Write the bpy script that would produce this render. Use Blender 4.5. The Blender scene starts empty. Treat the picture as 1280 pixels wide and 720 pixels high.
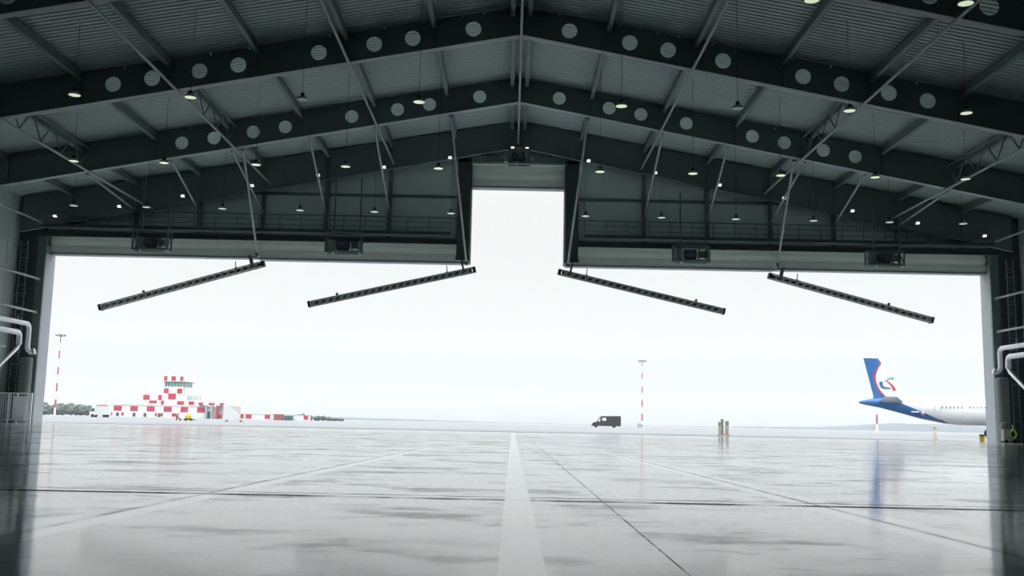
import bpy, bmesh, math, random
from mathutils import Vector, Matrix, noise
random.seed(4)
SC = bpy.context.scene
COL = SC.collection
PI = math.pi

# ------------------------------------------------------------------ materials
def nodes_of(name):
    m = bpy.data.materials.new(name); m.use_nodes = True
    nt = m.node_tree
    return m, nt, nt.nodes['Principled BSDF']

def mat(name, col, rough=0.6, metal=0.0, noise_amt=0.12, scale=1.5, spec=0.5, coat=0.0):
    """painted / plain surface with a little procedural mottling"""
    m, nt, b = nodes_of(name)
    tc = nt.nodes.new('ShaderNodeTexCoord'); nz = nt.nodes.new('ShaderNodeTexNoise')
    nz.inputs['Scale'].default_value = scale; nz.inputs['Detail'].default_value = 5
    nt.links.new(tc.outputs['Object'], nz.inputs['Vector'])
    mr = nt.nodes.new('ShaderNodeMapRange')
    mr.inputs['To Min'].default_value = 1 - noise_amt; mr.inputs['To Max'].default_value = 1 + noise_amt
    nt.links.new(nz.outputs['Fac'], mr.inputs['Value'])
    mul = nt.nodes.new('ShaderNodeVectorMath'); mul.operation = 'SCALE'
    mul.inputs[0].default_value = col[:3]
    nt.links.new(mr.outputs['Result'], mul.inputs['Scale'])
    nt.links.new(mul.outputs['Vector'], b.inputs['Base Color'])
    b.inputs['Roughness'].default_value = rough; b.inputs['Metallic'].default_value = metal
    b.inputs['Specular IOR Level'].default_value = spec
    b.inputs['Coat Weight'].default_value = coat
    return m

def emit(name, col, s):
    m, nt, b = nodes_of(name)
    b.inputs['Base Color'].default_value = (*col, 1)
    b.inputs['Emission Color'].default_value = (*col, 1)
    b.inputs['Emission Strength'].default_value = s
    return m

M = {}
M['steel'] = mat('steel_paint_dark', (0.165, 0.21, 0.205), 0.55)
M['tube'] = mat('steel_paint_light', (0.34, 0.37, 0.38), 0.45)
M['flange'] = mat('steel_flange_lit', (0.30, 0.34, 0.35), 0.5)  # same paint as the webs, lightened to stand for floor bounce light
M['deck'] = mat('roof_deck_metal', (0.405, 0.50, 0.465), 0.5, 0.0, 0.06, 0.4)
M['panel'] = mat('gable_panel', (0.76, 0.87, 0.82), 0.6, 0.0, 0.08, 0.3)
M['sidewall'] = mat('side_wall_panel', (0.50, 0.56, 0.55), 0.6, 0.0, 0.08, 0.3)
M['fabric'] = mat('door_fabric', (0.66, 0.69, 0.655), 0.75, 0.0, 0.12, 1.2)
def translucent(m, amt):
    nt = m.node_tree; b = nt.nodes['Principled BSDF']; tr = nt.nodes.new('ShaderNodeBsdfTranslucent')
    tr.inputs['Color'].default_value = (0.80, 0.86, 0.82, 1)
    ms = nt.nodes.new('ShaderNodeMixShader'); ms.inputs[0].default_value = amt
    nt.links.new(b.outputs[0], ms.inputs[1]); nt.links.new(tr.outputs[0], ms.inputs[2])
    nt.links.new(ms.outputs[0], nt.nodes['Material Output'].inputs['Surface'])
translucent(M['fabric'], 0.25)
M['black'] = mat('blackened_steel', (0.03, 0.035, 0.038), 0.5)
M['darksteel'] = mat('steel_paint_deep', (0.075, 0.095, 0.10), 0.5)
M['paleglass'] = mat('window_glass_pale', (0.20, 0.28, 0.28), 0.15)
M['lampdim'] = emit('lamp_lens_dim', (0.75, 0.85, 0.80), 0.40)
M['lampoff'] = mat('lamp_lens_off', (0.55, 0.62, 0.60), 0.4)
M['guard'] = mat('guard_grey_paint', (0.15, 0.17, 0.17), 0.5)
M['wire'] = mat('wire_steel', (0.08, 0.09, 0.09), 0.5)
M['motor'] = mat('motor_blue', (0.09, 0.115, 0.17), 0.45)
M['reveal'] = mat('door_reveal_paint', (0.34, 0.365, 0.40), 0.5)
M['lightgrey'] = mat('light_grey_paint', (0.50, 0.53, 0.55), 0.4)
M['midgrey'] = mat('mid_grey_paint', (0.28, 0.31, 0.31), 0.5)
M['white'] = mat('white_paint', (0.60, 0.61, 0.62), 0.4, 0, 0.03)
M['postpaint'] = mat('post_paint', (0.50, 0.54, 0.50), 0.55)
M['duct'] = mat('pale_duct', (0.90, 0.92, 0.94), 0.35, 0, 0.05)
M['red'] = mat('red_paint', (0.42, 0.025, 0.06), 0.45, 0, 0.08)
M['orange'] = mat('orange_paint', (0.62, 0.49, 0.38), 0.45, 0, 0.05)
M['yellow'] = mat('yellow_paint', (0.50, 0.36, 0.01), 0.45, 0, 0.05)
M['hivis'] = mat('hose_yellow_green', (0.62, 0.70, 0.16), 0.5, 0, 0.05)
M['brown'] = mat('red_brown_paint', (0.24, 0.07, 0.06), 0.6)
M['vandark'] = mat('van_dark_paint', (0.02, 0.02, 0.026), 0.3)
M['rubber'] = mat('rubber', (0.02, 0.02, 0.02), 0.8)
M['glass'] = mat('window_glass_dark', (0.05, 0.10, 0.10), 0.12)
M['cabglass'] = mat('window_glass_green', (0.12, 0.24, 0.21), 0.12)
M['blue'] = mat('tail_blue', (0.01, 0.10, 0.25), 0.35, 0, 0.03)
M['teal'] = mat('emblem_teal', (0.06, 0.34, 0.35), 0.4, 0, 0.03)
M['metal'] = mat('bare_metal', (0.55, 0.57, 0.58), 0.35, 0.6)
M['stone'] = mat('cream_render', (0.42, 0.39, 0.34), 0.7)
M['leaf'] = mat('tree_leaf', (0.06, 0.08, 0.07), 0.8, 0, 0.4, 0.4)
M['hill'] = mat('wooded_hill', (0.012, 0.028, 0.048), 0.9, 0, 0.3, 0.02)  # blue put into the base colour to stand for distance haze
M['lampglow'] = emit('lamp_lens', (0.80, 0.92, 0.66), 0.7)
M['spotglow'] = emit('flood_lens', (0.90, 0.97, 0.93), 1.0)

# floor: sealed concrete with joints and painted lines (object coordinates in metres)
def build_floor_mat():
    m, nt, b = nodes_of('sealed_concrete')
    N, L = nt.nodes.new, nt.links.new
    tc = N('ShaderNodeTexCoord'); sp = N('ShaderNodeSeparateXYZ'); L(tc.outputs['Object'], sp.inputs[0])
    X, Y = sp.outputs['X'], sp.outputs['Y']
    def mth(op, a, c, cl=False):
        n = N('ShaderNodeMath'); n.operation = op; n.use_clamp = cl
        for i, v in enumerate((a, c)):
            if v is None: continue
            if isinstance(v, (int, float)): n.inputs[i].default_value = v
            else: L(v, n.inputs[i])
        return n.outputs[0]
    def nzf(scale, detail=6, rough=0.6, sx=1, sy=1):
        mp = N('ShaderNodeMapping'); mp.inputs['Scale'].default_value = (sx, sy, 1)
        L(tc.outputs['Object'], mp.inputs[0])
        n = N('ShaderNodeTexNoise'); n.inputs['Scale'].default_value = scale
        n.inputs['Detail'].default_value = detail; n.inputs['Roughness'].default_value = rough
        L(mp.outputs[0], n.inputs['Vector']); return n.outputs['Fac']
    def ramp(v, lo, hi, a, c):
        n = N('ShaderNodeMapRange'); n.inputs['From Min'].default_value = lo; n.inputs['From Max'].default_value = hi
        n.inputs['To Min'].default_value = a; n.inputs['To Max'].default_value = c
        L(v, n.inputs['Value']); return n.outputs['Result']
    def band(v, c, half, soft=0.006):
        d = mth('ABSOLUTE', mth('SUBTRACT', v, c), None)
        return ramp(d, half, half + soft, 1.0, 0.0)
    def lin(k, c):                       # k*Y + c
        return mth('ADD', mth('MULTIPLY', Y, k), c)
    wob = mth('MULTIPLY', mth('SUBTRACT', nzf(0.5, 4), 0.5), 0.10)
    Yw = mth('ADD', Y, wob)
    wear = ramp(nzf(2.2, 8, 0.7), 0.30, 0.55, 0.7, 1.0)
    # painted lines
    centre = band(mth('SUBTRACT', X, lin(0.0022, -0.128)), 0.0, 0.11)
    endl = mth('LESS_THAN', Y, 26.0)
    la = band(mth('SUBTRACT', X, lin(0.030, -3.07)), 0.0, 0.10)
    lb = mth('MULTIPLY', band(mth('SUBTRACT', X, lin(0.030, -3.31)), 0.0, 0.06), 0.45)
    ra = band(mth('SUBTRACT', X, lin(-0.018, 2.66)), 0.0, 0.085)
    rb = mth('MULTIPLY', band(mth('SUBTRACT', X, lin(-0.026, 2.99)), 0.0, 0.085), 0.8)
    side = mth('MULTIPLY', mth('MAXIMUM', mth('MAXIMUM', la, lb), mth('MAXIMUM', ra, rb)), endl)
    side = mth('MULTIPLY', side, wear)
    paint = mth('MAXIMUM', centre, side)
    # sawn joints
    j = band(X, 0.66, 0.004, 0.004)
    jl = mth('MULTIPLY', band(mth('SUBTRACT', X, lin(0.030, -3.175)), 0, 0.018), endl)
    jr = mth('MULTIPLY', band(mth('SUBTRACT', X, lin(-0.020, 2.80)), 0, 0.018), endl)
    for yj, w in ((9.16, 0.085), (9.50, 0.025), (23.2, 0.06), (37.0, 0.08), (51.0, 0.10), (65.0, 0.12)):
        j = mth('MAXIMUM', j, band(Yw, yj, w, 0.02))
    joints = mth('MULTIPLY', mth('MAXIMUM', j, mth('MULTIPLY', mth('MAXIMUM', jl, jr), 0.6)), ramp(nzf(1.6, 5, 0.6), 0.35, 0.55, 0.35, 1.0))
    # concrete body: cloudy stains + fine grain + dust streaks lying across
    big = nzf(0.55, 8, 0.62)
    streak = nzf(1.1, 8, 0.68, 0.6, 1.3)
    fine = nzf(14, 4, 0.7)
    v = mth('ADD', mth('MULTIPLY', ramp(big, 0.3, 0.7, 0.24, 0.80), 0.6), mth('MULTIPLY', ramp(streak, 0.25, 0.75, 0.22, 0.80), 0.5))
    v = mth('MULTIPLY', v, ramp(fine, 0.2, 0.8, 0.85, 1.15))
    cc = N('ShaderNodeCombineColor')
    L(mth('MULTIPLY', v, 0.95), cc.inputs[0]); L(v, cc.inputs[1]); L(mth('MULTIPLY', v, 1.07), cc.inputs[2])
    m1 = N('ShaderNodeMix'); m1.data_type = 'RGBA'; L(paint, m1.inputs['Factor']); L(cc.outputs[0], m1.inputs['A'])
    m1.inputs['B'].default_value = (0.80, 0.83, 0.84, 1)
    m2 = N('ShaderNodeMix'); m2.data_type = 'RGBA'; L(mth('MULTIPLY', joints, mth('SUBTRACT', 1.0, mth('MULTIPLY', centre, 0.8))), m2.inputs['Factor'])
    L(m1.outputs['Result'], m2.inputs['A']); m2.inputs['B'].default_value = (0.03, 0.031, 0.032, 1)
    L(m2.outputs['Result'], b.inputs['Base Color'])
    r = mth('ADD', ramp(big, 0.3, 0.7, 0.075, 0.055), ramp(streak, 0.3, 0.7, 0.05, 0.025))
    r = mth('SUBTRACT', r, mth('MULTIPLY', paint, 0.03))
    L(mth('ADD', 1.5, mth('MULTIPLY', paint, 0.5)), b.inputs['IOR'])
    L(r, b.inputs['Roughness'])
    b.inputs['Specular IOR Level'].default_value = 0.5
    # the polished film is worn: its coverage varies, painted lines keep more of it, joints have none
    cov = mth('ADD', mth('MULTIPLY', ramp(big, 0.32, 0.68, 0.0, 1.0), 0.30), mth('MULTIPLY', ramp(streak, 0.36, 0.64, 0.0, 1.0), 0.24))
    cov = mth('ADD', cov, mth('MULTIPLY', ramp(fine, 0.3, 0.7, -0.5, 0.5), 0.04))
    st = ramp(nzf(0.9, 9, 0.7, 0.7, 1.0), 0.50, 0.66, 0.0, 0.55)
    cov = mth('ADD', mth('SUBTRACT', cov, st), 0.80)
    cv = N('ShaderNodeMix'); cv.data_type = 'FLOAT'; L(paint, cv.inputs['Factor']); L(cov, cv.inputs['A']); cv.inputs['B'].default_value = 1.0
    cov = mth('MULTIPLY', cv.outputs['Result'], mth('SUBTRACT', 1.0, mth('MULTIPLY', mth('MULTIPLY', joints, 0.85), mth('SUBTRACT', 1.0, mth('MULTIPLY', centre, 0.85)))), True)
    df = N('ShaderNodeBsdfDiffuse'); L(m2.outputs['Result'], df.inputs['Color'])
    ms = N('ShaderNodeMixShader'); L(cov, ms.inputs[0]); L(df.outputs[0], ms.inputs[1]); L(b.outputs[0], ms.inputs[2])
    L(ms.outputs[0], nt.nodes['Material Output'].inputs['Surface'])
    return m
M['floor'] = build_floor_mat()
M['apron'] = mat('apron_concrete', (0.165, 0.175, 0.187), 0.75, 0, 0.15, 0.05, 0.1)

def split_mat(name, base, kind):
    """aircraft skin: white with the livery's fields, laid out in the aircraft's own metres"""
    m, nt, b = nodes_of(name); N, L = nt.nodes.new, nt.links.new
    tc = N('ShaderNodeTexCoord'); sp = N('ShaderNodeSeparateXYZ'); L(tc.outputs['Object'], sp.inputs[0])
    X, Z = sp.outputs['X'], sp.outputs['Z']
    def mth(op, a, c):
        n = N('ShaderNodeMath'); n.operation = op
        for i, v in enumerate((a, c)):
            if isinstance(v, (int, float)): n.inputs[i].default_value = v
            elif v is not None: L(v, n.inputs[i])
        return n.outputs[0]
    if kind == 'fuselage':
        edge = mth('ADD', mth('MULTIPLY', mth('SUBTRACT', X, 5.4), -0.41), 4.8)
        d = mth('SUBTRACT', edge, Z)                          # >0 below the edge: blue
        fb = mth('GREATER_THAN', d, 0.0)
        fr = mth('MULTIPLY', mth('GREATER_THAN', d, -0.12), mth('GREATER_THAN', X, 11.3))
    else:
        q = mth('SUBTRACT', Z, 8.3)
        edge = mth('ADD', mth('MULTIPLY', mth('MULTIPLY', q, q), 0.2), 2.2)
        fb = mth('LESS_THAN', X, edge)
        fr = mth('LESS_THAN', X, mth('ADD', edge, 0.30))
    m1 = N('ShaderNodeMix'); m1.data_type = 'RGBA'; L(fr, m1.inputs['Factor'])
    m1.inputs['A'].default_value = (*base, 1); m1.inputs['B'].default_value = (0.36, 0.035, 0.075, 1)
    m2 = N('ShaderNodeMix'); m2.data_type = 'RGBA'; L(fb, m2.inputs['Factor'])
    L(m1.outputs['Result'], m2.inputs['A']); m2.inputs['B'].default_value = (0.016, 0.105, 0.30, 1)
    L(m2.outputs['Result'], b.inputs['Base Color']); b.inputs['Roughness'].default_value = 0.3
    return m
M['skin'] = split_mat('aircraft_skin', (0.58, 0.59, 0.60), 'fuselage')
M['fin'] = split_mat('aircraft_fin_skin', (0.58, 0.59, 0.60), 'fin')

def mast_mat():
    m, nt, b = nodes_of('red_white_bands'); N, L = nt.nodes.new, nt.links.new
    tc = N('ShaderNodeTexCoord'); sp = N('ShaderNodeSeparateXYZ'); L(tc.outputs['Object'], sp.inputs[0])
    n = N('ShaderNodeMath'); n.operation = 'FRACT'
    d = N('ShaderNodeMath'); d.operation = 'DIVIDE'; L(sp.outputs['Z'], d.inputs[0]); d.inputs[1].default_value = 4.9
    L(d.outputs[0], n.inputs[0])
    g = N('ShaderNodeMath'); g.operation = 'GREATER_THAN'; L(n.outputs[0], g.inputs[0]); g.inputs[1].default_value = 0.5
    mx = N('ShaderNodeMix'); mx.data_type = 'RGBA'; L(g.outputs[0], mx.inputs['Factor'])
    mx.inputs['A'].default_value = (0.6, 0.6, 0.6, 1); mx.inputs['B'].default_value = (0.30, 0.08, 0.085, 1)  # band red is greyed in its colour to imitate haze
    L(mx.outputs['Result'], b.inputs['Base Color']); b.inputs['Roughness'].default_value = 0.5
    return m
M['bands'] = mast_mat()

# ------------------------------------------------------------------ mesh builder
class MB:
    def __init__(s): s.v, s.f, s.mi, s.cur = [], [], [], 0
    def add(s, vs, fs):
        b = len(s.v); s.v += [tuple(v) for v in vs]
        for f in fs: s.f.append([b + i for i in f]); s.mi.append(s.cur)
    def use(s, i): s.cur = i; return s
    def box(s, x0, x1, y0, y1, z0, z1):
        s.add([(x, y, z) for z in (z0, z1) for y in (y0, y1) for x in (x0, x1)],
              [(0, 2, 3, 1), (4, 5, 7, 6), (0, 1, 5, 4), (2, 6, 7, 3), (0, 4, 6, 2), (1, 3, 7, 5)]); return s
    def bar(s, a, b, w, h, up=(0, 0, 1)):
        a, b = Vector(a), Vector(b); d = (b - a).normalized(); u = Vector(up)
        if abs(d.dot(u)) > 0.98: u = Vector((1, 0, 0))
        sd = d.cross(u).normalized(); u = sd.cross(d).normalized()
        vs = [p + sd * (w / 2) * i + u * (h / 2) * k for p in (a, b) for i, k in ((-1, -1), (1, -1), (1, 1), (-1, 1))]
        s.add(vs, [(3, 2, 1, 0), (4, 5, 6, 7), (0, 1, 5, 4), (1, 2, 6, 5), (2, 3, 7, 6), (3, 0, 4, 7)]); return s
    def loft(s, rings, cap=True):
        n = len(rings[0]); vs = [p for r in rings for p in r]; fs = []
        for i in range(len(rings) - 1):
            for j in range(n):
                k = (j + 1) % n
                fs.append((i * n + j, i * n + k, (i + 1) * n + k, (i + 1) * n + j))
        if cap:
            fs.append(tuple(range(n))[::-1]); fs.append(tuple((len(rings) - 1) * n + j for j in range(n)))
        s.add(vs, fs); return s
    def tube(s, pts, r, n=10):
        pts = [Vector(p) for p in pts]; rings = []
        d0 = (pts[1] - pts[0]).normalized()
        u = Vector((0, 0, 1)) if abs(d0.z) < 0.9 else Vector((1, 0, 0))
        sd = d0.cross(u).normalized()
        for i, p in enumerate(pts):
            d = ((pts[min(i + 1, len(pts) - 1)] - p).normalized() + (p - pts[max(i - 1, 0)]).normalized()).normalized() if 0 < i < len(pts) - 1 else \
                ((pts[1] - pts[0]).normalized() if i == 0 else (pts[-1] - pts[-2]).normalized())
            sd = (sd - d * sd.dot(d)).normalized(); up = sd.cross(d)
            rr = r[i] if isinstance(r, (list, tuple)) else r
            rings.append([p + (sd * math.cos(t) + up * math.sin(t)) * rr for t in [2 * PI * j / n for j in range(n)]])
        return s.loft(rings)
    def lathe(s, prof, n=20, c=(0, 0, 0)):
        rings = [[(c[0] + r * math.cos(2 * PI * j / n), c[1] + r * math.sin(2 * PI * j / n), c[2] + z) for j in range(n)] for r, z in prof]
        return s.loft(rings)
    def prism(s, poly, y0, y1):               # poly in X,Z, extruded along Y
        return s.loft([[(x, y0, z) for x, z in poly], [(x, y1, z) for x, z in poly]])
    def wheel(s, x, y, z, r, w):              # axle along Y
        return s.tube([(x, y - w / 2, z), (x, y - w * .35, z), (x, y + w * .35, z), (x, y + w / 2, z)], [r * .86, r, r, r * .86], 16)
    def build(s, name, m, parent=None, smooth=False, loc=None):
        me = bpy.data.meshes.new(name); me.from_pydata(s.v, [], s.f)
        for mm in (m if isinstance(m, (list, tuple)) else [m]): me.materials.append(mm)
        for p, i in zip(me.polygons, s.mi): p.material_index = i; p.use_smooth = smooth
        bm = bmesh.new(); bm.from_mesh(me); bmesh.ops.recalc_face_normals(bm, faces=bm.faces); bm.to_mesh(me); bm.free()
        if smooth:
            me.set_sharp_from_angle(angle=math.radians(40))
        o = bpy.data.objects.new(name, me); COL.objects.link(o)
        if parent is not None: o.parent = parent
        if loc is not None: o.location = loc
        return o

def tag(o, label, cat, group=None, kind='thing'):
    o['label'] = label; o['category'] = cat; o['kind'] = kind
    if group: o['group'] = group
    return o
def thing(name, label, cat, loc=(0, 0, 0), rz=0, group=None):
    o = bpy.data.objects.new(name, None); COL.objects.link(o); o.location = loc; o.rotation_euler.z = rz
    o.empty_display_size = 0.2
    return tag(o, label, cat, group)
def struct(o, label=None):
    o['kind'] = 'structure'
    if label: o['label'] = label
    return o
def dup(root, loc, label, group=None, rz=None):
    r = root.copy(); COL.objects.link(r); r.location = loc; r['label'] = label
    if rz is not None: r.rotation_euler.z = rz
    if group: r['group'] = group
    for ch in list(root.children):
        c = ch.copy(); COL.objects.link(c); c.parent = r
        for g in list(ch.children):
            d = g.copy(); COL.objects.link(d); d.parent = c
    return r
ORD = ['', 'first', 'second', 'third', 'fourth', 'fifth', 'sixth', 'seventh', 'eighth', 'ninth', 'tenth']
def sd(x): return 'left' if x < 0 else 'right'

# ------------------------------------------------------------------ main dimensions (metres)
RZ, RS = 22.85, 0.1772                 # roof underside at the ridge, slope
def roof(x): return RZ - RS * abs(x)
BD, BS = 1.66, 0.1877
def bot(x): return RZ - BD - BS * abs(x)
BAY = 11.268
YA, YB, YC = 40.195, 51.463, 62.732
WI, WO = 72.8, 74.2                    # gable wall, inner and outer face
XWL, XWR = -36.5, 37.0
XJL, XJR = -34.46, 34.76               # door jambs
YBACK = -16.0

# ------------------------------------------------------------------ setting
f = MB(); f.box(XWL - .4, XWR + .4, YBACK - .4, 75.0, -0.4, 0)
struct(f.build('floor', M['floor']), 'shiny sealed concrete hangar floor with painted lines')
g = MB(); g.box(-1500, 1500, 75.0, 3000, -0.5, 0)
struct(g.build('ground', M['apron']), 'pale concrete apron outside the open hangar door')
g = MB(); g.box(XJL + .05, XJR - .05, 74.5, 74.72, 0.001, 0.012); g.box(XJL + .05, XJR - .05, 75.0, 75.12, 0.001, 0.012)
struct(g.build('trim_threshold', M['midgrey']), 'dark steel door rail set across the hangar threshold')

# corrugated roof deck: ribs run down the slope
def deck(side):
    d = MB(); xe = (XWR if side > 0 else -XWL) + 0.6
    prof = []; y = YBACK
    while y < WO + .6:
        prof += [(y, 0.0), (y + .16, 0.0), (y + .20, 0.04), (y + .32, 0.04)]; y += 0.36
    rings = [[(side * x, yy, roof(x) + .05 + zz) for yy, zz in prof] for x in (0, xe)]
    n = len(prof); vs = rings[0] + rings[1]
    d.add(vs, [(i, i + 1, n + i + 1, n + i) for i in range(n - 1)])
    d.add([(0, YBACK - .4, RZ + .3), (0, WO + .8, RZ + .3), (side * xe, WO + .8, roof(xe) + .3), (side * xe, YBACK - .4, roof(xe) + .3)], [(0, 1, 2, 3)])
    return d
c1 = deck(-1); c2 = deck(1); c1.add(c2.v, c2.f)
struct(c1.build('ceiling', M['deck']), 'corrugated metal roof deck sloping from the ridge')

def wall_x(name, x0, x1, h):
    w = MB(); w.box(x0, x1, YBACK - .4, WO, 0, h)
    s = 1 if x0 < 0 else -1; xi = x1 if x0 < 0 else x0
    for z in (4.6, 9.2, 12.9): w.box(min(xi, xi + s * .05), max(xi, xi + s * .05), YBACK, WI, z, z + .12)
    for k in range(22): w.box(min(xi, xi + s * .03), max(xi, xi + s * .03), 6 + k * 3.1, 6.06 + k * 3.1, 0, h)
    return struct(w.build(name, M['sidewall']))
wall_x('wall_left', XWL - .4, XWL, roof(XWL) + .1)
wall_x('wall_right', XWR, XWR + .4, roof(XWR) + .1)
w = MB(); w.prism([(XWL - .4, 0), (XWR + .4, 0), (XWR + .4, roof(XWR) + .1), (0, RZ + .1), (XWL - .4, roof(XWL) + .1)], YBACK - .4, YBACK)
struct(w.build('wall_back', M['panel']))

# gable wall with the wide door opening and the tail slot; girts and panel joints modelled on it
w = MB()
ZH, ZS, XSL, XSR = 13.95, 19.72, -3.42, 3.58
def pier(x0, x1, z0, z1a, z1b, xm=None):
    p = [(x0, z0), (x1, z0), (x1, z1b)] + ([xm] if xm else []) + [(x0, z1a)]
    w.prism(p, WI, WO)
w.use(2)
pier(XWL - .4, XJL, 0, roof(XWL - .4) + .1, roof(XJL) + .1)
pier(XJR, XWR + .4, 0, roof(XJR) + .1, roof(XWR + .4) + .1)
w.use(0)
pier(XJL, XSL, ZH, roof(XJL) + .1, roof(XSL) + .1)
pier(XSR, XJR, ZH, roof(XSR) + .1, roof(XJR) + .1)
pier(XSL, XSR, ZS, roof(XSL) + .1, roof(XSR) + .1, (0, RZ + .1))
w.use(1)
for a, b in ((-32, XSL - 1.0), (XSR + 1.0, 32)):
    w.box(a, b, WI - .09, WI - .002, 17.05, 17.25)
    w.box(a, b, WI - .03, WI - .002, 15.55, 15.60)
w.use(0)
for k in range(-29, 31, 1):
    x = k * 1.163
    if abs(x) < 4.6 or abs(x) > 33: continue
    w.box(x - .012, x + .012, WI - .012, WI - .002, 14.0, roof(x) - .3)
struct(w.build('wall_front', [M['panel'], M['steel'], M['darksteel']]), 'gable wall of grey panels above the hangar door')

# door reveals (pale linings of the opening) and header trim
def reveal(name, x0, x1, z0, z1, m='reveal'):
    t = MB(); t.box(x0, x1, WI - .15, WO + .03, z0, z1); return struct(t.build(name, M[m]))
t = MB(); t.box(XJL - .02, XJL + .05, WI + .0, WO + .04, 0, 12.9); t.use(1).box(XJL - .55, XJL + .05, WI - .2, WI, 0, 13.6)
struct(t.build('trim_left', [M['reveal'], M['steel']]), 'pale steel lining of the left door jamb')  # front strip gets a darker paint in place of its shade
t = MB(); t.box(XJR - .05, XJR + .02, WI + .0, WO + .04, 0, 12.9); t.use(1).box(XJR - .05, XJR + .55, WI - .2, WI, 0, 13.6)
struct(t.build('trim_right', [M['reveal'], M['steel']]), 'pale steel lining of the right door jamb')  # here too the front strip's shade is put into darker paint
t = MB()
for a, b in ((XJL - .6, XSL - .95), (XSR + .95, XJR + .6)):
    t.box(a, b, WI - .36, WI - .02, 13.58, 13.96); t.box(a, b, WI - .44, WI - .36, 13.55, 13.62); t.box(a, b, WI - .44, WI - .36, 13.90, 13.98)
struct(t.build('trim_header', [M['darksteel']]), 'dark steel header beam over the folded doors')
# slot posts, one each side of the tail slot
for nm, x0, x1 in (('trim_slot_left', XSL - .95, XSL), ('trim_slot_right', XSR, XSR + .95)):
    t = MB(); t.box(x0, x1, WI - .42, WI - .01, 12.35, 20.0)
    xi = x1 if x0 < 0 else x0
    t.box(xi - .06, xi + .06, WI - .01, WO + .02, 12.35, 19.9)
    t.box(x0 - .05, x1 + .05, WI - .52, WI - .42, 12.35, 12.6)
    struct(t.build(nm, [M['darksteel']]), 'dark steel post at the %s edge of the tail slot' % ('left' if x0 < 0 else 'right'))
t = MB(); t.box(XSL - .95, XSR + .95, WI - .42, WI - .02, 19.74, 20.2)
struct(t.build('trim_slot_header', [M['steel']]))

# folded fabric doors in their heads: soft horizontal pleats
def fabric_door(name, x0, x1, z0, z1, label):
    d = MB(); prof = []; n = 3
    nx = 24
    cols = []
    for i in range(nx + 1):
        x = x0 + (x1 - x0) * i / nx; ring = []
        for k in range(n * 4 + 1):
            t = k / (n * 4); z = z0 + (z1 - z0) * t
            y = WI + .50 + .085 * math.cos(2 * PI * n * t) + .05 * noise.noise((x * .5, z * 2, x0)) + .02 * noise.noise((x * 2.5, z * 1.5, x0))
            ring.append((x, y, z + .025 * noise.noise((x * .5, k * .3, 7))))
        ring += [(x, WO - .15, z1), (x, WO - .15, z0)]
        cols.append(ring)
    d.loft(cols)
    d.use(1); d.box(x0 + .02, x1 - .02, WI + .34, WO - .2, z0 - .09, z0 + .035)
    o = d.build(name, [M['fabric'], M['midgrey']], smooth=True)
    return struct(o, label)
fabric_door('door_1', XJL + .06, -19.05, 12.42, 14.3, 'folded grey fabric door raised at the far left')
fabric_door('door_2', -18.95, XSL - .04, 12.34, 14.3, 'folded grey fabric door left of the tail slot')
fabric_door('door_3', XSL + .06, XSR - .06, 18.10, 19.95, 'short folded fabric door at the top of the tail slot')
fabric_door('door_4', XSR + .04, 19.15, 12.30, 14.3, 'folded grey fabric door right of the tail slot')
fabric_door('door_5', 19.25, XJR - .06, 12.34, 14.3, 'folded grey fabric door raised at the far right')

# ------------------------------------------------------------------ roof frames
HOLES = [2.57, 5.80, 7.85, 10.78, 15.03, 17.08, 19.57, 21.62]
def web_mesh(side, xs, xe, y, th, holes, top, bottom, r=0.42):
    m = MB()
    def cell(x0, x1):
        P = [(x0, bottom(x0)), (x1, bottom(x1)), (x1, top(x1)), (x0, top(x0))]
        m.loft([[(side * x, y - th / 2, z) for x, z in P], [(side * x, y + th / 2, z) for x, z in P]])
    cur = xs
    for h in holes:
        a, b = h - .6, h + .6
        cell(cur, a); cur = b
        cz = (top(h) + bottom(h)) / 2
        P = [(a, bottom(a)), (b, bottom(b)), (b, top(b)), (a, top(a))]
        n = 40; inner, outer = [], []
        for k in range(n):
            t = 2 * PI * k / n; dx, dz = math.cos(t), math.sin(t)
            best = 1e9
            for i in range(4):
                (x0, z0), (x1, z1) = P[i], P[(i + 1) % 4]
                ex, ez = x1 - x0, z1 - z0; den = dx * ez - dz * ex
                if abs(den) < 1e-9: continue
                s = ((x0 - h) * ez - (z0 - cz) * ex) / den
                if s > 0: best = min(best, s)
            outer.append((h + dx * best, cz + dz * best)); inner.append((h + dx * r, cz + dz * r))
        vs = []
        for yy in (y - th / 2, y + th / 2):
            vs += [(side * x, yy, z) for x, z in inner] + [(side * x, yy, z) for x, z in outer]
        fs = []
        for k in range(n):
            q = (k + 1) % n
            fs += [(k, q, n + q, n + k), (2 * n + k, 3 * n + k, 3 * n + q, 2 * n + q), (k, 2 * n + k, 2 * n + q, q)]
        m.add(vs, fs)
    cell(cur, xe)
    return m
PX = [4.65 * k for k in range(1, 8)]
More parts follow.
